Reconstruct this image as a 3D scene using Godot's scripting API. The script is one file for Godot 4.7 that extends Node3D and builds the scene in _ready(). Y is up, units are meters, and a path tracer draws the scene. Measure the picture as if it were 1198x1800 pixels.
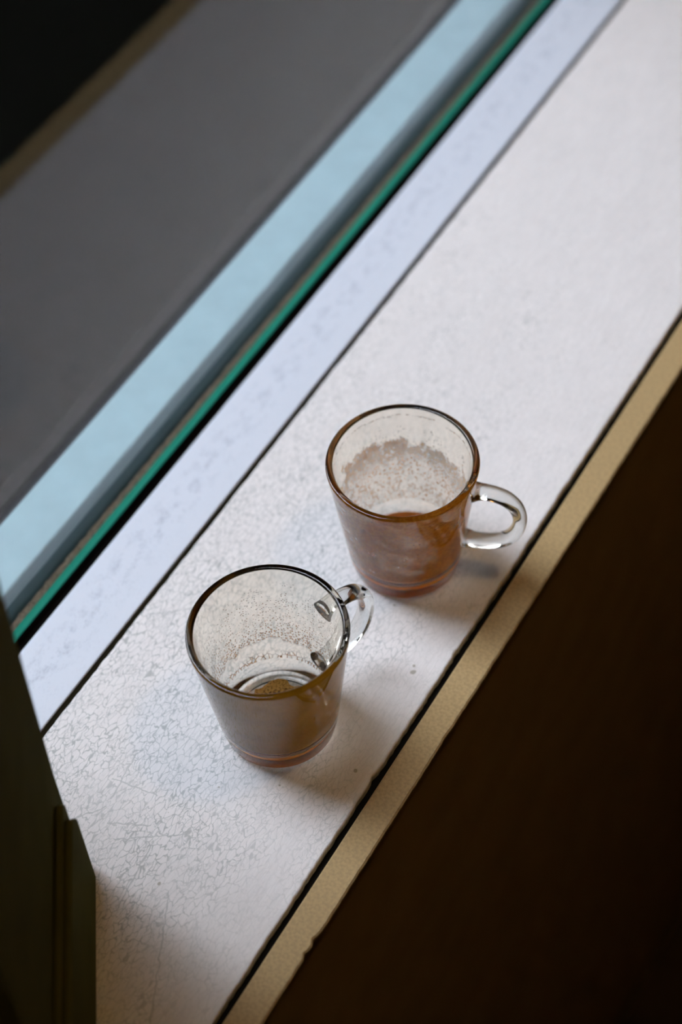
extends Node3D
# Two used espresso glasses on a cracked window sill. World: x runs along the sill, +z points into the room,
# z = 0 is the inner face of the window glass, y = 0 is the room floor and y = SILL the top of the sill.
const SILL := 1.0
const YAW := 0.59565      # turn of the sill against the camera's heading
const PITCH := 0.89231
const ROLL := -0.07811
const FOCAL_PX := 3254.8
const EYE := Vector3(-0.36, 1.62614, 0.372)
const X0 := -0.135        # glass, frame and sill start behind the left reveal
const X1 := 0.499

var used := {}

# ---------------------------------------------------------------- names and materials
func numbered(called: String) -> String:
	if not used.has(called):
		used[called] = 0
		return called
	used[called] += 1
	return "%s_%03d" % [called, used[called]]

func tag(o: Node, label := "", category := "", group := "", kind := "") -> Node:
	if label: o.set_meta("label", label)
	if category: o.set_meta("category", category)
	if group: o.set_meta("group", group)
	if kind: o.set_meta("kind", kind)
	return o

func base(called: String, at := Vector3.ZERO, turn := 0.0) -> Node3D:
	var o := Node3D.new()
	o.name = numbered(called)
	add_child(o)
	o.position = at
	o.rotation.y = turn
	return o

func obj(called: String, mesh: Mesh, m: Material, parent: Node = null) -> MeshInstance3D:
	var o := MeshInstance3D.new()
	o.mesh = mesh
	if m: o.material_override = m
	if parent == null:
		o.name = numbered(called)
		add_child(o)
	else:
		o.name = called
		parent.add_child(o, true)
	return o

func lin(r: float, g: float, b: float, a := 1.0) -> Color:
	var c := Color(r, g, b).linear_to_srgb()
	c.a = a
	return c

func mat(c: Color, rough := 0.6, spec := 0.5) -> StandardMaterial3D:
	var m := StandardMaterial3D.new()
	m.albedo_color = c
	m.roughness = rough
	m.metallic_specular = spec
	return m

func noise(type: int, freq: float, seed_: int, oct := 1) -> FastNoiseLite:
	var n := FastNoiseLite.new()
	n.noise_type = type
	n.frequency = freq
	n.seed = seed_
	n.fractal_type = FastNoiseLite.FRACTAL_FBM if oct > 1 else FastNoiseLite.FRACTAL_NONE
	n.fractal_octaves = oct
	return n

# ---------------------------------------------------------------- shapes
func arc(c: Vector2, r: float, a0: float, a1: float, n: int) -> Array:
	var out := []
	for i in n + 1:
		var a := lerpf(a0, a1, float(i) / n)
		out.append(c + Vector2(cos(a), sin(a)) * r)
	return out

# Rectangle u0..u1, v0..v1 with rounded corners
func round_rect(u0: float, u1: float, v0: float, v1: float, r: float, n := 4) -> Array:
	var p := []
	p += arc(Vector2(u1 - r, v1 - r), r, 0, PI / 2, n)
	p += arc(Vector2(u0 + r, v1 - r), r, PI / 2, PI, n)
	p += arc(Vector2(u0 + r, v0 + r), r, PI, 1.5 * PI, n)
	p += arc(Vector2(u1 - r, v0 + r), r, 1.5 * PI, TAU, n)
	return p

# Extrude the closed profile (u, v), anticlockwise, along axis a; place(t, uv) gives the point. uv = (t, u).
func extrude_into(st: SurfaceTool, prof: Array, ts: Array, place: Callable, cap0 := true, cap1 := true) -> void:
	var n := prof.size()
	for k in ts.size() - 1:
		for i in n:
			var a: Vector2 = prof[i]
			var b: Vector2 = prof[(i + 1) % n]
			if a.distance_to(b) < 1e-7: continue
			var q := [[ts[k], a], [ts[k], b], [ts[k + 1], b], [ts[k + 1], a]]
			var p := []
			for e in q: p.append(place.call(e[0], e[1]))
			var nm: Vector3 = (p[2] - p[0]).cross(p[1] - p[0])
			if nm.length() < 1e-14: nm = (p[3] - p[0]).cross(p[1] - p[0])
			nm = nm.normalized()
			for j in [0, 2, 1, 0, 3, 2]:
				st.set_normal(-nm)
				st.set_uv(Vector2(q[j][0], q[j][1].x))
				st.add_vertex(p[j])
	for side in [0, 1]:
		if (side == 0 and not cap0) or (side == 1 and not cap1): continue
		var t: float = ts[0] if side == 0 else ts[-1]
		var poly := PackedVector2Array(prof)
		var tri := Geometry2D.triangulate_polygon(poly)
		for i in range(0, tri.size(), 3):
			var ids := [tri[i], tri[i + 1], tri[i + 2]]
			var area: float = (poly[ids[1]] - poly[ids[0]]).cross(poly[ids[2]] - poly[ids[0]])
			if (area > 0) != (side == 1): ids.reverse()
			var p0: Vector3 = place.call(t, poly[ids[0]])
			var p1: Vector3 = place.call(t, poly[ids[1]])
			var p2: Vector3 = place.call(t, poly[ids[2]])
			var nm := (p2 - p0).cross(p1 - p0).normalized()
			for e in [[ids[0], p0], [ids[2], p2], [ids[1], p1]]:
				st.set_normal(-nm)
				st.set_uv(Vector2(t, poly[e[0]].x))
				st.add_vertex(e[1])

func extrude(prof: Array, ts: Array, place: Callable) -> ArrayMesh:
	var st := SurfaceTool.new()
	st.begin(Mesh.PRIMITIVE_TRIANGLES)
	extrude_into(st, prof, ts, place)
	return outward(st.commit())

# Along x with the profile in (z, y)
func along_x(t: float, p: Vector2) -> Vector3:
	return Vector3(t, p.y, p.x)

func bar_x(x0: float, x1: float, z0: float, z1: float, y0: float, y1: float, r := 0.0008) -> ArrayMesh:
	return extrude(round_rect(z0, z1, y0, y1, r), [x0, x1], along_x)

func slab(a: Vector3, b: Vector3) -> ArrayMesh:
	return bar_x(a.x, b.x, a.z, b.z, a.y, b.y, 0.002)

# Turns a closed mesh the right way out (Godot's fronts run clockwise) by its signed volume
func outward(m: ArrayMesh) -> ArrayMesh:
	var out := ArrayMesh.new()
	for s in m.get_surface_count():
		var a := m.surface_get_arrays(s)
		var v: PackedVector3Array = a[Mesh.ARRAY_VERTEX]
		var idx: PackedInt32Array = a[Mesh.ARRAY_INDEX] if a[Mesh.ARRAY_INDEX] != null else PackedInt32Array(range(v.size()))
		var vol := 0.0
		for i in range(0, idx.size(), 3):
			vol += v[idx[i]].dot(v[idx[i + 1]].cross(v[idx[i + 2]]))
		if vol > 0:
			for i in range(0, idx.size(), 3):
				var k := idx[i + 1]
				idx[i + 1] = idx[i + 2]
				idx[i + 2] = k
		var nm := PackedVector3Array(a[Mesh.ARRAY_NORMAL]) if a[Mesh.ARRAY_NORMAL] != null else PackedVector3Array()
		# normals agree with the faces
		if nm.size() == v.size():
			var agree := 0.0
			for i in range(0, idx.size(), 3):
				var f := (v[idx[i + 2]] - v[idx[i]]).cross(v[idx[i + 1]] - v[idx[i]])
				agree += f.normalized().dot(nm[idx[i]])
			if agree < 0:
				for i in nm.size(): nm[i] = -nm[i]
			a[Mesh.ARRAY_NORMAL] = nm
		a[Mesh.ARRAY_INDEX] = idx
		out.add_surface_from_arrays(Mesh.PRIMITIVE_TRIANGLES, a)
	return out

# Grid of points [rows][cols] with smooth normals; wrap joins the last column to the first, loop the last row to the first
func grid_mesh(rows: Array, wrap: bool, loop := false, uvs: Array = []) -> ArrayMesh:
	var nr := rows.size()
	var nc: int = rows[0].size()
	var v := PackedVector3Array()
	var uv := PackedVector2Array()
	var cols := nc + 1 if wrap else nc
	for r in nr:
		for c in cols:
			v.append(rows[r][c % nc])
			uv.append(Vector2(float(c) / (cols - 1), float(r) / maxi(1, nr - 1)) if uvs.is_empty() else Vector2(float(c) / (cols - 1), uvs[r]))
	var idx := PackedInt32Array()
	for r in (nr if loop else nr - 1):
		for c in cols - 1:
			var a := r * cols + c
			var b := a + 1
			var d := ((r + 1) % nr) * cols + c
			var e := d + 1
			if v[a] != v[b]: idx.append_array([a, b, e])
			if v[d] != v[e]: idx.append_array([a, e, d])
	var nm := PackedVector3Array()
	nm.resize(v.size())
	for i in range(0, idx.size(), 3):
		var f := (v[idx[i + 2]] - v[idx[i]]).cross(v[idx[i + 1]] - v[idx[i]])
		for j in 3: nm[idx[i + j]] += f
	if wrap:
		for r in nr:
			var s := nm[r * cols] + nm[r * cols + cols - 1]
			nm[r * cols] = s
			nm[r * cols + cols - 1] = s
	for r in nr:
		if rows[r][0] == rows[r][nc / 2]:   # a pole
			var s := Vector3.ZERO
			for c in cols: s += nm[r * cols + c]
			for c in cols: nm[r * cols + c] = s
	for i in nm.size(): nm[i] = nm[i].normalized()
	var a := []
	a.resize(Mesh.ARRAY_MAX)
	a[Mesh.ARRAY_VERTEX] = v
	a[Mesh.ARRAY_NORMAL] = nm
	a[Mesh.ARRAY_TEX_UV] = uv
	a[Mesh.ARRAY_INDEX] = idx
	var m := ArrayMesh.new()
	m.add_surface_from_arrays(Mesh.PRIMITIVE_TRIANGLES, a)
	return m

# Lathe (r, y) round y; u = angle / TAU from +x towards -z
func lathe(prof: Array, seg := 96, uvs: Array = []) -> ArrayMesh:
	var rows := []
	for p in prof:
		var row := []
		for c in seg:
			var a := TAU * c / seg
			row.append(Vector3(cos(a) * p.x, p.y, -sin(a) * p.x))
		rows.append(row)
	return grid_mesh(rows, true, false, uvs)

# Round every corner of an open polyline with small arcs
func soften(pts: Array, radii: Array, n := 5) -> Array:
	var out := [pts[0]]
	for i in range(1, pts.size() - 1):
		var p: Vector2 = pts[i]
		var r: float = radii[i]
		if r <= 0:
			out.append(p)
			continue
		var a: Vector2 = p + (pts[i - 1] - p).limit_length(r)
		var b: Vector2 = p + (pts[i + 1] - p).limit_length(r)
		for k in n + 1:
			var t := float(k) / n
			out.append(a.lerp(p, t).lerp(p.lerp(b, t), t))
	out.append(pts[-1])
	return out

# ---------------------------------------------------------------- the sill's paint
# Positions on the sill (x, z) where the photograph shows chips and dirt, with their radius in metres
const MARKS := [[0.0, 0.157, 0.0014], [0.003, 0.1555, 0.0008], [-0.051, 0.1605, 0.0009], [-0.129, 0.12, 0.0007], [-0.083, 0.117, 0.0005], [-0.071, 0.137, 0.0005], [0.0255, 0.134, 0.0007], [-0.102, 0.106, 0.0005]]
# Long scratches: x, z, x, z
const SCRATCHES := [[-0.135, 0.066, -0.112, 0.083], [-0.108, 0.083, -0.088, 0.080], [-0.122, 0.094, -0.106, 0.118], [-0.110, 0.103, -0.117, 0.088], [-0.028, 0.046, -0.012, 0.066], [-0.146, 0.112, -0.115, 0.108], [-0.10, 0.078, -0.098, 0.098], [-0.176, 0.148, -0.13, 0.125]]

func paint_sill(xa: float, xb: float, w: int, h: int) -> Array:
	var za := 0.042
	var zb := 0.1675
	var cell := noise(FastNoiseLite.TYPE_CELLULAR, 1.0, 11)
	cell.cellular_return_type = FastNoiseLite.RETURN_DISTANCE2_SUB
	cell.cellular_jitter = 1.0
	var fine := noise(FastNoiseLite.TYPE_CELLULAR, 1.0, 23)
	fine.cellular_return_type = FastNoiseLite.RETURN_DISTANCE2_SUB
	var warp := noise(FastNoiseLite.TYPE_SIMPLEX_SMOOTH, 1.0, 5, 2)
	var grain := noise(FastNoiseLite.TYPE_SIMPLEX, 1.0, 7, 3)
	var patch := noise(FastNoiseLite.TYPE_SIMPLEX_SMOOTH, 1.0, 9, 3)
	var color := Image.create(w, h, false, Image.FORMAT_RGB8)
	var relief := Image.create(w, h, false, Image.FORMAT_L8)
	for j in h:
		var z := lerpf(za, zb, (j + 0.5) / h)
		for i in w:
			var x := lerpf(xa, xb, (i + 0.5) / w)
			var mx := x * 1000.0
			var mz := z * 1000.0
			var wx := warp.get_noise_2d(mx * 0.16, mz * 0.3)
			var wz := warp.get_noise_2d(mx * 0.16 + 91.0, mz * 0.3 + 37.0)
			var ux := mx + wx * 1.7
			var uz := mz + wz * 0.8
			# alligatored paint: cells drawn out along the grain
			var c1 := cell.get_noise_2d(ux * 0.22, uz * 0.44) + 1.0
			var c2 := fine.get_noise_2d(ux * 0.36 + 40.0, uz * 0.75) + 1.0
			var p := patch.get_noise_2d(mx * 0.018, mz * 0.04)
			var g := grain.get_noise_2d(mx * 0.045, mz * 1.5)
			var g2 := grain.get_noise_2d(mx * 0.5 + 300.0, mz * 2.2)
			# the paint is most cracked towards the reveal and the window, the front keeps its brush marks
			var aged := clampf(0.9 + p * 0.5 - maxf(0.0, mz - 108.0) * 0.012 - maxf(0.0, mx - 10.0) * 0.0030, 0.18, 1.0)
			var k1 := 1.0 - smoothstep(0.045, 0.12, c1)
			var k2 := (1.0 - smoothstep(0.05, 0.13, c2)) * clampf(0.35 + warp.get_noise_2d(mx * 0.07 + 7.0, mz * 0.09) * 1.4, 0.0, 0.8)
			var crack := clampf(maxf(k1, k2) * aged, 0.0, 1.0)
			for s in SCRATCHES:
				var a := Vector2(s[0], s[1])
				var b := Vector2(s[2], s[3])
				var q := Vector2(x + wx * 0.0006, z + wz * 0.0006)
				if absf(q.x - (a.x + b.x) * 0.5) > 0.03: continue
				var d := q.distance_to(Geometry2D.get_closest_point_to_segment(q, a, b))
				crack = maxf(crack, (1.0 - smoothstep(0.00012, 0.0004, d)) * 0.8)
			var chip := 0.0
			for m in MARKS:
				var d := Vector2(x - m[0], z - m[1]).length() + wx * 0.0006
				chip = maxf(chip, 1.0 - smoothstep(m[2] * 0.6, m[2], d))
			var tone := 1.0 + g * 0.07 + g2 * 0.02 + p * 0.035
			var c := Color(0.80 * tone, 0.785 * tone, 0.79 * tone)
			c = c.lerp(Color(0.36, 0.39, 0.39), crack * 0.8)
			c = c.lerp(Color(0.30, 0.28, 0.22), chip * 0.75)
			color.set_pixel(i, j, c.linear_to_srgb())
			var hgt := clampf(0.72 + g * 0.16 + g2 * 0.05 - crack * 0.5 - chip * 0.4, 0.0, 1.0)
			relief.set_pixel(i, j, Color(hgt, hgt, hgt))
	return [ImageTexture.create_from_image(color), ImageTexture.create_from_image(relief)]

func sill_material(xa: float, xb: float, w: int, h: int) -> StandardMaterial3D:
	var t := paint_sill(xa, xb, w, h)
	var m := mat(Color.WHITE, 0.5, 0.45)
	m.albedo_texture = t[0]
	m.heightmap_enabled = true
	m.heightmap_texture = t[1]
	m.heightmap_scale = 0.008
	m.uv1_scale = Vector3(1.0 / (xb - xa), 1.0 / 0.1255, 1)
	m.uv1_offset = Vector3(-xa / (xb - xa), -0.042 / 0.1255, 0)
	m.texture_repeat = false
	return m

# Gloss-painted frame strip with grey scuffs along its middle
func strip_material() -> StandardMaterial3D:
	var w := 2048
	var h := 96
	var xa := -0.15
	var xb := 0.65
	var blot := noise(FastNoiseLite.TYPE_SIMPLEX_SMOOTH, 1.0, 31, 4)
	var speck := noise(FastNoiseLite.TYPE_SIMPLEX, 1.0, 33, 2)
	var im := Image.create(w, h, false, Image.FORMAT_RGB8)
	for j in h:
		for i in w:
			var x := lerpf(xa, xb, (i + 0.5) / w) * 1000.0
			var z := lerpf(9.0, 40.0, (j + 0.5) / h)
			var mid := exp(-pow((z - 23.0) / 6.5, 2.0))
			var b := blot.get_noise_2d(x * 0.09, z * 0.16)
			var s := speck.get_noise_2d(x * 0.35, z * 0.9)
			var dirt := clampf((b + 0.05) * 1.5, 0.0, 1.0) * mid * 0.38 + clampf((s + b * 0.5 - 0.42) * 2.5, 0.0, 1.0) * (0.15 + mid * 0.5)
			var c := Color(0.67, 0.73, 0.83).lerp(Color(0.40, 0.45, 0.55), clampf(dirt, 0.0, 0.8))
			im.set_pixel(i, j, c.linear_to_srgb())
	var m := mat(Color.WHITE, 0.42, 0.5)
	m.albedo_texture = ImageTexture.create_from_image(im)
	m.uv1_scale = Vector3(1.0 / (xb - xa), 1.0 / 0.031, 1)
	m.uv1_offset = Vector3(-xa / (xb - xa), -0.009 / 0.031, 0)
	m.texture_repeat = false
	return m

# A plain paint with grain and patches in world space
func paint(c: Color, rough: float, spread: float, scale: float, seed_: int) -> StandardMaterial3D:
	var n := noise(FastNoiseLite.TYPE_SIMPLEX, 0.02, seed_, 4)
	var im := n.get_seamless_image(256, 256)
	im.convert(Image.FORMAT_RGB8)
	for j in 256:
		for i in 256:
			var v := 1.0 + (im.get_pixel(i, j).r - 0.5) * spread
			im.set_pixel(i, j, Color(minf(1, v * 0.85), minf(1, v * 0.85), minf(1, v * 0.85)).linear_to_srgb())
	var m := mat(Color(c.r, c.g, c.b), rough)
	m.albedo_texture = ImageTexture.create_from_image(im)
	m.uv1_triplanar = true
	m.uv1_world_triplanar = true
	m.uv1_scale = Vector3.ONE * scale
	return m

# ---------------------------------------------------------------- the espresso glasses
const RIM := 0.031
const HIGH := 0.0635
const WALL := 0.0029

func glass_material() -> StandardMaterial3D:
	var m := mat(Color(0.97, 0.975, 0.965, 0.0), 0.0)
	m.transparency = BaseMaterial3D.TRANSPARENCY_ALPHA
	m.refraction_enabled = true
	m.refraction_scale = 0.05
	return m

func inner_r(y: float) -> float:
	return lerpf(0.0204, RIM - WALL, (y - 0.007) / (HIGH - 0.007))

# handle angle and the direction of the camera are both taken in the frame of the photograph
func film_texture(which: int, handle_phi: float) -> ImageTexture:
	var w := 1024
	var h := 512
	var blot := noise(FastNoiseLite.TYPE_SIMPLEX_SMOOTH, 1.0, 51 + which, 4)
	var dots := noise(FastNoiseLite.TYPE_CELLULAR, 1.0, 61 + which)
	dots.cellular_return_type = FastNoiseLite.RETURN_DISTANCE
	var ring := noise(FastNoiseLite.TYPE_CELLULAR, 1.0, 71 + which)
	ring.cellular_return_type = FastNoiseLite.RETURN_DISTANCE2_SUB
	var dot_size := 0.95 if which == 1 else 0.72
	var im := Image.create(w, h, false, Image.FORMAT_RGBA8)
	for j in h:
		var y := (1.0 - (j + 0.5) / h) * HIGH * 1000.0     # mm above the sill
		for i in w:
			var th := TAU * (i + 0.5) / w
			var phi := wrapf(handle_phi - th, -PI, PI)     # +PI/2 faces the camera
			var cx := cos(th)
			var cz := sin(th)
			var r := 26.0
			var n1 := blot.get_noise_3d(cx * r * 0.10, y * 0.10, cz * r * 0.10)
			var n2 := blot.get_noise_3d(cx * r * 0.5, y * 0.5, cz * r * 0.5)
			var dd := dots.get_noise_3d(cx * r * dot_size, y * dot_size, cz * r * dot_size) + 1.0
			var rr := ring.get_noise_3d(cx * r * 0.42, y * 0.42, cz * r * 0.42) + 1.0
			var front := smoothstep(-0.15, 0.55, sin(phi) + n1 * 0.3)
			var a := 0.0
			var c := Color(0.42, 0.20, 0.035)
			if which == 1:
				# fine droplets from mid height up, a clear band, then dried bubble rings round the floor
				var top := 50.0 + n1 * 9.0 + cos(phi + 1.2) * 3.0
				var low := 24.0 + n1 * 5.0
				var zone := smoothstep(low - 0.6, low + 0.8, y) * (1.0 - smoothstep(top - 3.0, top + 2.0, y))
				var dense := lerpf(0.30, 0.52, 1.0 - smoothstep(low, low + 14.0, y))
				a = maxf(a, (1.0 - smoothstep(dense - 0.12, dense + 0.02, dd)) * zone * 0.62)
				a = maxf(a, 0.03 * zone)
				var edge := exp(-pow((y - low - n2 * 1.6) / 0.7, 2.0))
				a = maxf(a, edge * clampf(0.35 + n2 * 1.2, 0.0, 0.85))
				var ringzone := exp(-pow((y - 14.0 - n1 * 3.0) / 3.2, 2.0))
				var bub := 1.0 - smoothstep(0.05, 0.15, rr)
				a = maxf(a, bub * ringzone * 0.85)
				a = maxf(a, exp(-pow((y - 11.2 - n1 * 2.0) / 0.5, 2.0)) * clampf(0.4 + n2 * 1.5, 0.0, 0.8))
				if a > 0.3: c = Color(0.48, 0.21, 0.025)
				var f := front * clampf(0.92 + n1 * 0.22 + n2 * 0.06, 0.0, 0.96)
				if f > a:
					a = f
					c = Color(0.40, 0.21, 0.012)
			else:
				# a tan tide mark of foam, pale speckled film below it
				var top := 46.0 + n1 * 11.0 + n2 * 3.0
				var zone := 1.0 - smoothstep(top - 0.8, top + 0.8, y)
				var tide := exp(-pow((y - top + 6.0) / 6.5, 2.0)) * zone
				a = tide * clampf(0.55 + n2 * 0.5 + n1 * 0.5, 0.08, 0.8)
				c = Color(0.72, 0.42, 0.18)
				var spots := 1.0 - smoothstep(0.30, 0.52, dd + n2 * 0.14)
				var pale := zone * 0.13
				if pale > a:
					a = pale
					c = Color(1.0, 0.80, 0.52)
				if y > 3.0 and spots * zone * 0.6 > a:
					a = spots * zone * 0.6
					c = Color(0.72, 0.40, 0.15)
				var above := (1.0 - smoothstep(0.20, 0.30, dd)) * (1.0 - smoothstep(top, top + 9.0, y)) * 0.45
				a = maxf(a, above)
				var rimline := exp(-pow((y - 59.5 + n1 * 1.2) / 0.35, 2.0)) * clampf(0.2 + n2, 0.0, 0.6)
				a = maxf(a, rimline)
				var f := front * clampf(0.84 + n1 * 0.45 + n2 * 0.12, 0.0, 0.95)
				if f > a:
					a = f
					c = Color(0.52, 0.20, 0.008).lerp(Color(0.66, 0.34, 0.05), clampf(n2 + 0.3, 0.0, 0.7))
			c = c.linear_to_srgb()
			c.a = clampf(a, 0.0, 0.95)
			im.set_pixel(i, j, c)
	return ImageTexture.create_from_image(im)

func film_material(tex: Texture2D, back: Color) -> StandardMaterial3D:
	var m := mat(Color.WHITE, 0.7, 0.0)
	m.transparency = BaseMaterial3D.TRANSPARENCY_ALPHA
	m.albedo_texture = tex
	m.backlight_enabled = true
	m.backlight = back
	return m

# Coffee left on the floor of a glass: top view, polar
func dregs_texture(which: int) -> ImageTexture:
	var w := 256
	var blot := noise(FastNoiseLite.TYPE_SIMPLEX_SMOOTH, 1.0, 81 + which, 4)
	var dots := noise(FastNoiseLite.TYPE_CELLULAR, 1.0, 85 + which)
	dots.cellular_return_type = FastNoiseLite.RETURN_DISTANCE
	var im := Image.create(w, w, false, Image.FORMAT_RGBA8)
	for j in w:
		for i in w:
			var p := Vector2(i + 0.5 - w / 2.0, j + 0.5 - w / 2.0) / (w / 2.0) * 20.0
			var n := blot.get_noise_2d(p.x * 0.18, p.y * 0.18)
			var n2 := blot.get_noise_2d(p.x * 0.8, p.y * 0.8)
			var d := dots.get_noise_2d(p.x * 0.8, p.y * 0.8) + 1.0
			var c: Color
			var a := 0.0
			if which == 1:
				c = Color(0.09, 0.040, 0.006).lerp(Color(0.52, 0.30, 0.07), clampf(n2 * 1.2 + smoothstep(6.0, 11.5, p.length() + n * 4.0) * 0.9, 0.0, 1.0))
				a = 0.95
			else:
				c = Color(0.82, 0.74, 0.62).lerp(Color(0.50, 0.31, 0.15), (1.0 - smoothstep(0.22, 0.38, d + n2 * 0.15)) * 0.8)
				a = clampf(0.72 + n * 0.3, 0.3, 0.95)
			c = c.linear_to_srgb()
			c.a = a
			im.set_pixel(i, j, c)
	return ImageTexture.create_from_image(im)

# Ring handle swept in the plane of the local x axis
func handle_mesh() -> ArrayMesh:
	var c := Curve3D.new()
	c.bake_interval = 0.0006
	var pts := [Vector2(0.0266, 0.0490), Vector2(0.0310, 0.0502), Vector2(0.0370, 0.0498), Vector2(0.0425, 0.0472), Vector2(0.0464, 0.0420), Vector2(0.0478, 0.0350), Vector2(0.0464, 0.0280), Vector2(0.0425, 0.0222), Vector2(0.0365, 0.0192), Vector2(0.0300, 0.0186), Vector2(0.0222, 0.0194)]
	for i in pts.size():
		var a: Vector2 = pts[maxi(0, i - 1)]
		var b: Vector2 = pts[mini(pts.size() - 1, i + 1)]
		var t := (b - a) / 6.0
		c.add_point(Vector3(pts[i].x, pts[i].y, 0), -Vector3(t.x, t.y, 0), Vector3(t.x, t.y, 0))
	var rows := []
	var length := c.get_baked_length()
	var n := 72
	for k in n + 1:
		var s := length * k / n
		var p := c.sample_baked(s, true)
		var q := c.sample_baked(minf(length, s + 0.0004), true) - c.sample_baked(maxf(0, s - 0.0004), true)
		var tan := q.normalized()
		var nor := Vector3(-tan.y, tan.x, 0)
		# flares where it is fused to the wall
		var e := minf(s, length - s) / 0.005
		var flare := 1.0 + 0.38 * exp(-e * e * 1.3)
		var row := []
		for j in 28:
			var a := TAU * j / 28
			row.append(p + nor * cos(a) * 0.0029 * flare + Vector3(0, 0, 1) * sin(a) * 0.0037 * flare)
		rows.append(row)
	var first := []
	var last := []
	var pa: Vector3 = c.sample_baked(0.0)
	var pb: Vector3 = c.sample_baked(length)
	for j in 28:
		first.append(pa)
		last.append(pb)
	rows.push_front(first)
	rows.push_back(last)
	return outward(grid_mesh(rows, true))

func espresso_glass(at: Vector3, phi: float, which: int, label: String, body_mesh: ArrayMesh, hm: ArrayMesh, gm: Material, body_glass: Material) -> Node3D:
	var dir := Vector2(sin(YAW - phi), cos(YAW - phi))     # (x, z) of the handle
	var g := base("espresso_glass", at, atan2(-dir.y, dir.x))
	tag(g, label, "glass cup", "espresso glasses on the window sill")
	obj("body", body_mesh, body_glass, g)
	obj("handle", hm, gm, g)
	# dried coffee on the inside of the wall
	var prof := []
	var uvs := []
	for k in 25:
		var y := lerpf(0.0135, HIGH - 0.0016, k / 24.0)
		prof.append(Vector2(inner_r(y) + 0.00025, y))
		uvs.append(1.0 - y / HIGH)
	var f := obj("coffee_film", lathe(prof, 128, uvs), film_material(film_texture(which, phi), lin(1.0, 0.72, 0.42) if which == 2 else lin(1.0, 0.8, 0.5)), g)
	tag(f, "brown dried coffee film on the inner wall")
	# what is left on the floor of the glass
	var st := SurfaceTool.new()
	st.begin(Mesh.PRIMITIVE_TRIANGLES)
	var shape := noise(FastNoiseLite.TYPE_SIMPLEX_SMOOTH, 1.0, 90 + which, 2)
	var rows := []
	var steps := [0.0, 0.3, 0.6, 0.85, 0.96, 1.0, 1.0, 0.5, 0.0]
	var ys := [0.0010, 0.0010, 0.00095, 0.0008, 0.0005, 0.00015, 0.00006, 0.00006, 0.00006]
	for k in steps.size():
		var row := []
		for c in 64:
			var a := TAU * c / 64
			var reach := 0.0140
			var shift := Vector3.ZERO
			if which == 1: shift = Vector3(cos(phi - PI / 2), 0, -sin(phi - PI / 2)) * -0.0016
			if which == 1: reach = 0.0126 + 0.0022 * shape.get_noise_2d(cos(a) * 2.0, sin(a) * 2.0)
			row.append(Vector3(cos(a) * reach * steps[k], 0.0071 + ys[k] * (0.55 if which == 2 else 1.0), -sin(a) * reach * steps[k]) + shift)
		rows.append(row)
	var dm := outward(grid_mesh(rows, true))
	var arrays := dm.surface_get_arrays(0)
	var v: PackedVector3Array = arrays[Mesh.ARRAY_VERTEX]
	var uv := PackedVector2Array()
	for p in v: uv.append(Vector2(p.x, p.z) / 0.04 + Vector2(0.5, 0.5))
	arrays[Mesh.ARRAY_TEX_UV] = uv
	dm = ArrayMesh.new()
	dm.add_surface_from_arrays(Mesh.PRIMITIVE_TRIANGLES, arrays)
	var dmat := film_material(dregs_texture(which), lin(0.5, 0.22, 0.05))
	dmat.roughness = 0.25 if which == 1 else 0.6
	dmat.metallic_specular = 0.5
	var d := obj("coffee_residue", dm, dmat, g)
	tag(d, "dark puddle of leftover coffee on the glass floor" if which == 1 else "pale speckled foam left on the glass floor")
	# thin layer of coffee under it, reaching the wall
	var lm := mat(lin(0.78, 0.30, 0.008, 0.0), 0.05)
	lm.albedo_color.a = 0.9 if which == 2 else 0.85
	lm.transparency = BaseMaterial3D.TRANSPARENCY_ALPHA
	lm.backlight_enabled = true
	lm.backlight = lin(1.0, 0.45, 0.08)
	lm.roughness = 0.3
	var layer := lathe([Vector2(0.0, 0.00670), Vector2(0.0190, 0.00670), Vector2(0.0196, 0.00664), Vector2(0.0190, 0.00658), Vector2(0.0, 0.00658)], 64)
	var lo := obj("coffee_layer", outward(layer), lm, g)
	if which == 1:      # it has run together on the drinker's side
		lo.scale = Vector3(0.74, 1, 0.74)
		lo.position = Vector3(cos(phi - PI / 2), 0, -sin(phi - PI / 2)) * 0.0046
	tag(lo, "thin amber layer of coffee on the glass floor")
	return g

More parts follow.
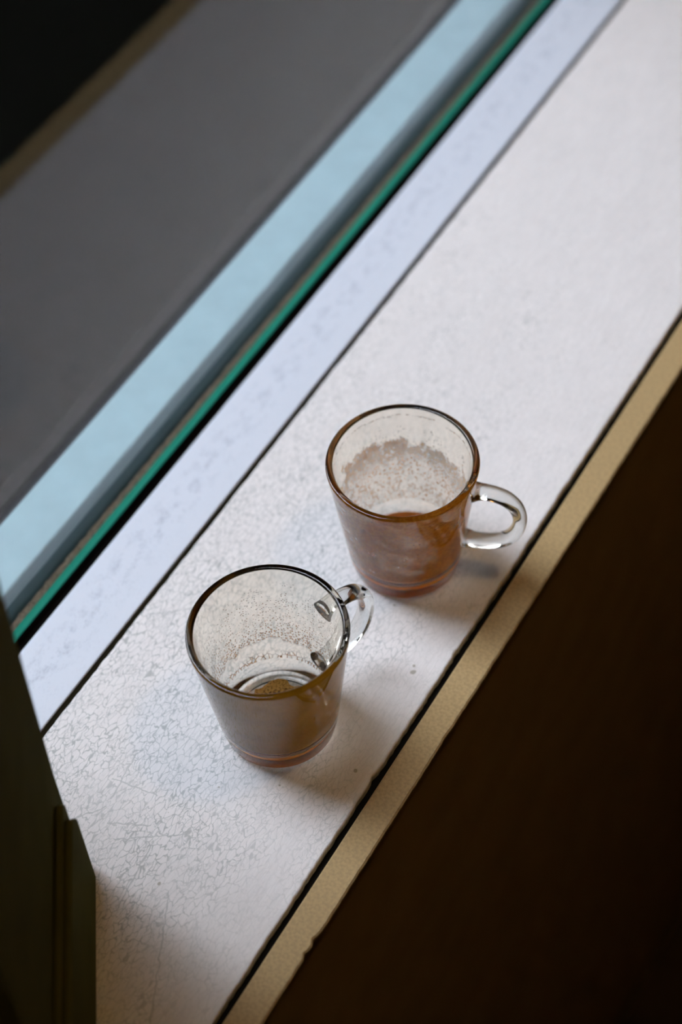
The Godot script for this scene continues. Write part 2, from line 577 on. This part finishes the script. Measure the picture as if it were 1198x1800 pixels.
# ---------------------------------------------------------------- the place
func _ready() -> void:
	# camera
	var cy := cos(YAW)
	var sy := sin(YAW)
	var cp := cos(PITCH)
	var sp := sin(PITCH)
	var fwd := Vector3(cy * cp, -sp, -sy * cp)
	var right0 := Vector3(sy, 0, cy)
	var up0 := Vector3(sp * cy, cp, -sp * sy)
	var right := right0 * cos(ROLL) + up0 * sin(ROLL)
	var up := up0 * cos(ROLL) - right0 * sin(ROLL)
	var cam := Camera3D.new()
	cam.name = "camera"
	add_child(cam)
	cam.transform = Transform3D(Basis(right, up, -fwd), EYE)
	var lens := CameraAttributesPhysical.new()
	lens.frustum_focal_length = 12.0 * FOCAL_PX / 900.0
	lens.frustum_focus_distance = 0.715
	lens.exposure_aperture = 3.4
	lens.frustum_near = 0.05
	lens.frustum_far = 100.0
	cam.attributes = lens
	cam.fov = rad_to_deg(2.0 * atan(900.0 / FOCAL_PX))
	cam.current = true
	# sky
	var env := Environment.new()
	env.background_mode = Environment.BG_SKY
	var sky := ProceduralSkyMaterial.new()
	sky.sky_top_color = Color(0.92, 0.95, 1.0)
	sky.sky_horizon_color = Color(0.93, 0.95, 0.97)
	sky.sky_curve = 0.2
	sky.ground_bottom_color = Color(0.02, 0.02, 0.02)
	sky.ground_horizon_color = Color(0.03, 0.03, 0.03)
	sky.energy_multiplier = 11.5
	env.sky = Sky.new()
	env.sky.sky_material = sky
	env.tonemap_mode = Environment.TONE_MAPPER_LINEAR
	env.tonemap_exposure = 1.0
	env.sdfgi_enabled = true
	env.ssao_enabled = true
	env.ssil_enabled = true
	var we := WorldEnvironment.new()
	we.name = "environment"
	we.environment = env
	add_child(we)

	# ------------------------------------------------ room
	var wall_paint := paint(lin(0.24, 0.19, 0.12), 0.85, 0.25, 3.0, 2)
	var apron_paint := paint(lin(0.52, 0.36, 0.15), 0.85, 0.2, 3.0, 8)
	var reveal_paint := paint(lin(0.10, 0.098, 0.032), 0.95, 0.3, 6.0, 3)
	reveal_paint.metallic_specular = 0.1
	wall_paint.metallic_specular = 0.1
	var dark_wood := paint(lin(0.07, 0.045, 0.025), 0.7, 0.5, 2.0, 4)
	var ceiling_paint := paint(lin(0.25, 0.21, 0.16), 0.9, 0.1, 1.0, 6)
	tag(obj("floor", slab(Vector3(-1.8, -0.1, -0.06), Vector3(2.2, 0.0, 3.3)), dark_wood), "", "", "", "structure")
	tag(obj("ceiling", slab(Vector3(-1.8, 2.6, -0.06), Vector3(2.2, 2.7, 3.3)), ceiling_paint), "", "", "", "structure")
	tag(obj("wall_back", slab(Vector3(-1.8, 0.0, 3.2), Vector3(2.2, 2.6, 3.3)), wall_paint), "", "", "", "structure")
	tag(obj("wall_side", slab(Vector3(-1.9, 0.0, -0.06), Vector3(-1.8, 2.6, 3.3)), wall_paint), "", "", "", "structure")
	tag(obj("wall_far", slab(Vector3(2.2, 0.0, -0.06), Vector3(2.3, 2.6, 3.3)), wall_paint), "", "", "", "structure")
	# window wall: below the sill, left and right of the window, above it
	var under := Node3D.new()
	under.name = "wall_front"
	add_child(under)
	tag(under, "", "", "", "structure")
	obj("backing", slab(Vector3(-1.8, 0.0, -0.06), Vector3(2.2, 0.965, 0.160)), wall_paint, under)
	obj("wall_panel", bar_x(-1.8, 2.2, 0.160, 0.172, 0.428, 0.965, 0.002), apron_paint, under)
	obj("bottom_rail", bar_x(-1.8, 2.2, 0.160, 0.1665, 0.0, 0.426, 0.001), apron_paint, under)
	obj("lintel", slab(Vector3(-1.8, 2.25, -0.06), Vector3(2.2, 2.6, 0.172)), wall_paint, under)
	tag(obj("wall_right", slab(Vector3(0.50, 0.965, -0.06), Vector3(2.2, 2.25, 0.155)), wall_paint), "", "", "", "structure")
	# left reveal: splayed, its corner leaning a little
	var plan := [Vector2(-0.1341, 0.0871), Vector2(-0.2275, 0.155), Vector2(-1.8, 0.155), Vector2(-1.8, -0.06), Vector2(-0.1341, -0.06)]
	var lean := func(t: float, p: Vector2) -> Vector3:
		var k := maxf(0.0, t - 1.06)
		var at_corner := 1.0 if p.x > -0.2 else 0.0
		return Vector3(p.x + k * 0.018 * at_corner, t, p.y + k * 0.0145 * at_corner)
	tag(obj("wall_left", extrude(plan, [0.965, 1.06, 1.3, 2.25], lean), reveal_paint), "", "", "", "structure")
	# baseboard on the reveal, two layers, the front one chipped lower
	var bb := base("baseboard_left", Vector3(-0.1405, SILL, 0.0953), 0.0)
	tag(bb, "", "", "", "structure")
	var along := Vector3(-0.813, 0, 0.583)
	var out := Vector3(0.583, 0, 0.813)
	var foot := func(t: float, p: Vector2) -> Vector3:
		var drop := 0.0
		if p.y > 0.03: drop = 0.010 * exp(-pow(t / 0.0035, 2.0)) + 0.0008 * sin(t * 900.0) * exp(-t / 0.01)
		return along * t + out * p.x + Vector3(0, p.y - drop, 0)
	var steps := []
	for k in 13: steps.append(0.0007 * k * k)
	obj("backing", extrude(round_rect(-0.0022, 0.0004, 0.0, 0.0600, 0.0008), steps, func(t, p): return along * t + out * p.x + Vector3(0, p.y - (0.004 * exp(-pow(t / 0.0016, 2.0)) if p.y > 0.03 else 0.0), 0)), reveal_paint, bb)
	obj("board", extrude(round_rect(0.0004, 0.0030, 0.0, 0.0555, 0.0010), steps, foot), reveal_paint, bb)

	# ------------------------------------------------ window
	var win := base("window_1")
	tag(win, "", "", "", "structure")
	var strip := strip_material()
	var strip_profile := [Vector2(0.0400, SILL - 0.012), Vector2(0.0400, SILL - 0.0004), Vector2(0.0396, SILL)] + arc(Vector2(0.0112, SILL - 0.0022), 0.0022, PI / 2, PI, 6) + [Vector2(0.009, SILL - 0.012)]
	obj("inner_frame", extrude(strip_profile, [X0, X1], along_x), strip, win)
	var black := mat(lin(0.006, 0.006, 0.006), 0.8, 0.2)
	obj("glazing_channel", bar_x(X0, X1, -0.030, 0.041, SILL - 0.016, SILL - 0.0125, 0.0005), black, win)
	obj("setting_block", bar_x(X0, X1, -0.0036, -0.0004, SILL - 0.0124, SILL - 0.0086, 0.0003), black, win)
	obj("glass_edge", bar_x(X0, X1, -0.0037, 0.0, SILL - 0.0085, SILL - 0.0075, 0.0003), mat(lin(0.03, 0.42, 0.30), 0.12), win)
	obj("frame_joint", bar_x(X0, X1, 0.0401, 0.0430, SILL - 0.012, SILL - 0.0007, 0.0003), mat(lin(0.012, 0.010, 0.005), 0.9, 0.15), win)
	obj("gasket", bar_x(X0, X1, -0.0080, -0.0075, SILL - 0.0122, SILL + 0.0012, 0.0002), mat(lin(0.02, 0.10, 0.10), 0.7, 0.3), win)
	var pane := mat(Color(0.5, 0.6, 0.55, 0.02), 0.0, 0.42)
	pane.transparency = BaseMaterial3D.TRANSPARENCY_ALPHA
	obj("glass_pane", slab_sharp(Vector3(X0, SILL - 0.0073, -0.0012), Vector3(X1, 2.25, 0.0)), pane, win)
	obj("sealant_bead", bead_mesh(), paint(lin(0.42, 0.34, 0.25), 0.8, 1.4, 60.0, 12), win)
	var aqua := paint(lin(0.27, 0.42, 0.46), 0.6, 0.14, 9.0, 14)
	obj("outer_frame", extrude(round_rect(-0.0328, -0.0080, SILL - 0.014, SILL + 0.0094, 0.0012), [X0, X1], along_x), aqua, win)
	obj("outer_ledge", bar_x(X0, X1, -0.06, -0.034, SILL - 0.03, SILL - 0.012, 0.001), black, win)

	open_shutter()

	# ------------------------------------------------ sill
	var sill := base("window_sill", Vector3(0, 0, 0))
	tag(sill, "white window sill board with crackled paint and a tan front strip", "window sill")
	var sillmesh := ArrayMesh.new()
	var prof := []
	for p in round_rect(0.0424, 0.1675, SILL - 0.022, SILL, 0.0009, 4): prof.append(p)
	var st := SurfaceTool.new()
	st.begin(Mesh.PRIMITIVE_TRIANGLES)
	var edge := noise(FastNoiseLite.TYPE_SIMPLEX_SMOOTH, 1.0, 77, 3)
	var wobble := func(t: float, p: Vector2) -> Vector3:
		var dz := 0.0
		if p.x > 0.16: dz = edge.get_noise_1d(t * 160.0) * 0.0005 - 0.0011 * exp(-pow((t + 0.0495) / 0.0016, 2.0)) - 0.0008 * exp(-pow((t - 0.0165) / 0.0013, 2.0))
		if p.x < 0.05: dz = edge.get_noise_1d(t * 120.0 + 40.0) * 0.0004
		return Vector3(t, p.y, p.x + dz)
	var ts := []
	for k in 301: ts.append(lerpf(-0.36, 0.19, k / 300.0))
	extrude_into(st, prof, ts, wobble, true, false)
	st.commit(sillmesh)
	var st2 := SurfaceTool.new()
	st2.begin(Mesh.PRIMITIVE_TRIANGLES)
	var ts2 := []
	for k in 101: ts2.append(lerpf(0.19, X1, k / 100.0))
	extrude_into(st2, prof, ts2, wobble, false, true)
	st2.commit(sillmesh)
	sillmesh = outward(sillmesh)
	sillmesh.surface_set_material(0, sill_material(-0.23, 0.19, 2048, 640))
	sillmesh.surface_set_material(1, sill_material(0.19, X1, 1024, 300))
	obj("board", sillmesh, null, sill)
	var tan := paint(lin(0.50, 0.355, 0.165), 0.7, 0.35, 90.0, 16)
	var ts3 := []
	for k in 401: ts3.append(lerpf(-0.36, X1, k / 400.0))
	var chips := [[-0.119, 0.0013, 0.0016], [-0.1255, 0.0010, 0.0012], [-0.020, 0.0004, 0.003]]
	var nosing := func(t: float, p: Vector2) -> Vector3:
		var dz := 0.0
		if p.x > 0.18 and p.y > SILL - 0.01:
			dz = edge.get_noise_1d(t * 200.0 + 9.0) * 0.0003
			for c in chips: dz -= c[1] * exp(-pow((t - c[0]) / c[2], 2.0))
		return Vector3(t, p.y, p.x + dz)
	var under_cut := [Vector2(0.1702, SILL - 0.0300), Vector2(0.1722, SILL - 0.0300), Vector2(0.1822, SILL - 0.0042), Vector2(0.1830, SILL - 0.0028), Vector2(0.1829, SILL - 0.0018), Vector2(0.1822, SILL - 0.0012), Vector2(0.1710, SILL - 0.0012), Vector2(0.1702, SILL - 0.0020)]
	obj("front_strip", extrude(under_cut, ts3, nosing), tan, sill)
	obj("packing_strip", bar_x(-0.36, X1, 0.002, 0.1715, SILL - 0.034, SILL - 0.0305, 0.0005), black, sill)
	obj("joint", bar_x(-0.36, X1, 0.1665, 0.1710, SILL - 0.030, SILL - 0.0035, 0.0003), black, sill)

	# ------------------------------------------------ ground below the window, outside
	var soot := paint(lin(0.008, 0.008, 0.007), 0.95, 0.4, 0.5, 18)
	soot.metallic_specular = 0.1
	tag(obj("ground", slab(Vector3(-2.6, -6.1, -5), Vector3(2.6, -6.0, -0.07)), soot), "dark asphalt courtyard floor far below the window", "ground", "", "structure")
	tag(obj("courtyard_wall", slab(Vector3(-2.8, -6.0, -5.2), Vector3(2.8, 3.2, -5.0)), soot), "dark plastered wall across the courtyard outside the window", "outer wall", "", "structure")
	tag(obj("courtyard_wall", slab(Vector3(1.2, -6.0, -5.0), Vector3(1.4, 6.0, -0.07)), soot), "tall dark wall of the next wing beside the window", "outer wall", "", "structure")
	tag(obj("courtyard_wall", slab(Vector3(-1.4, -6.0, -5.0), Vector3(-1.2, 6.0, -0.07)), soot), "tall dark wall of the wing behind the window reveal", "outer wall", "", "structure")

	# ------------------------------------------------ espresso glasses
	var gm := glass_material()
	var coated := glass_material()
	coated.albedo_color = Color(0.985, 0.965, 0.92, 0.0)
	var pts := [Vector2(0.0, 0.0012), Vector2(0.0165, 0.0010), Vector2(0.0186, 0.0002), Vector2(0.0222, 0.0002), Vector2(0.0236, 0.0060), Vector2(RIM, HIGH), Vector2(RIM - WALL, HIGH), Vector2(0.0204, 0.0070), Vector2(0.0, 0.0070)]
	var radii := [0, 0.001, 0.0008, 0.0022, 0.004, 0.0012, 0.0012, 0.0065, 0]
	var soft := soften(pts, radii, 8)
	# keep long runs subdivided so that the normals stay even
	var outl := [soft[0]]
	for i in range(1, soft.size()):
		var a: Vector2 = soft[i - 1]
		var b: Vector2 = soft[i]
		var n := maxi(1, int(a.distance_to(b) / 0.004))
		for k in n: outl.append(a.lerp(b, (k + 1.0) / n))
	var body := outward(lathe(outl, 128))
	var hm := handle_mesh()
	espresso_glass(Vector3(-0.0458, SILL, 0.1220), deg_to_rad(-38.0), 1, "used glass espresso cup with brown droplets on its wall and a dark coffee puddle", body, hm, gm, coated)
	espresso_glass(Vector3(0.0497, SILL, 0.1257), deg_to_rad(15.0), 2, "used glass espresso cup with pale speckled foam residue and amber coffee film", body, hm, gm, coated)

	# ------------------------------------------------ the room's own lamp, behind the viewer
	pendant_lamp(Vector3(0.22, 2.6, 0.47))

# Louvred shutter swung open outside, square to the wall
func open_shutter() -> void:
	var o := base("window_shutter", Vector3(0.505, 0.95, -0.075))
	tag(o, "dark green louvred shutter swung open outside the window", "shutter")
	var green := mat(lin(0.012, 0.022, 0.016), 0.6, 0.3)
	for z in [-0.03, -0.55]:
		obj("stile", slab(Vector3(0, 0, z - 0.03), Vector3(0.035, 1.5, z + 0.03)), green, o)
	for y in [0.0, 0.72, 1.42]:
		obj("rail", slab(Vector3(0.002, y, -0.52), Vector3(0.033, y + 0.08, -0.06)), green, o)
	var slat := BoxMesh.new()
	slat.size = Vector3(0.006, 0.045, 0.46)
	for k in 38:
		var y := 0.10 + k * 0.034
		if y > 0.69 and y < 0.82: continue
		var s := obj("slat", slat, green, o)
		s.position = Vector3(0.0175, y, -0.29)
		s.rotation.z = 0.5

func slab_sharp(a: Vector3, b: Vector3) -> ArrayMesh:
	return extrude([Vector2(a.z, a.y), Vector2(b.z, a.y), Vector2(b.z, b.y), Vector2(a.z, b.y)], [a.x, b.x], along_x)

# Rough line of old sealant between the glass and the outer frame
func bead_mesh() -> ArrayMesh:
	var n := noise(FastNoiseLite.TYPE_SIMPLEX, 1.0, 41, 3)
	var ts := []
	for k in 300: ts.append(lerpf(X0, X1, k / 299.0))
	var prof := [Vector2(-0.0070, SILL - 0.0122), Vector2(-0.0039, SILL - 0.0122), Vector2(-0.0039, SILL - 0.0080), Vector2(-0.0046, SILL - 0.0070), Vector2(-0.0058, SILL - 0.0068), Vector2(-0.0069, SILL - 0.0078)]
	return extrude(prof, ts, func(t, p):
		var k := 0.0 if p.y < SILL - 0.011 else 1.0
		return Vector3(t, p.y + k * n.get_noise_2d(t * 400.0, p.x * 4000.0) * 0.0007, p.x + (k * n.get_noise_2d(t * 300.0 + 50.0, p.x * 900.0) * 0.0004 if p.x < -0.0045 else 0.0)))

func pendant_lamp(top: Vector3) -> void:
	var l := base("pendant_lamp", Vector3(top.x, 0, top.z))
	tag(l, "pendant lamp with a linen shade hanging from the ceiling", "lamp")
	var cord := CylinderMesh.new()
	cord.top_radius = 0.004
	cord.bottom_radius = 0.004
	cord.height = 0.45
	var c := obj("cord", cord, mat(lin(0.02, 0.02, 0.02)), l)
	c.position.y = top.y - 0.225
	var sh := lathe(soften([Vector2(0.05, 0.16), Vector2(0.16, 0.0), Vector2(0.158, 0.0), Vector2(0.048, 0.16)], [0, 0, 0, 0]), 48)
	var sm := mat(lin(0.55, 0.42, 0.25), 0.9)
	sm.backlight_enabled = true
	sm.backlight = lin(0.6, 0.4, 0.2)
	var s := obj("shade", sh, sm, l)
	s.position.y = top.y - 0.58
	var bm := SphereMesh.new()
	bm.radius = 0.03
	bm.height = 0.06
	var em := mat(lin(1, 0.8, 0.5))
	em.emission_enabled = true
	em.emission = Color(1.0, 0.83, 0.55)
	em.emission_energy_multiplier = 3.0
	var b := obj("bulb", bm, em, l)
	b.position.y = top.y - 0.53
	var o := OmniLight3D.new()
	o.name = "lamp_light"
	o.light_color = Color(1.0, 0.83, 0.55)
	o.light_energy = 0.085
	o.light_size = 0.03
	o.omni_range = 12.0
	o.omni_attenuation = 2.0
	o.shadow_enabled = true
	l.add_child(o)
	o.position.y = top.y - 0.53
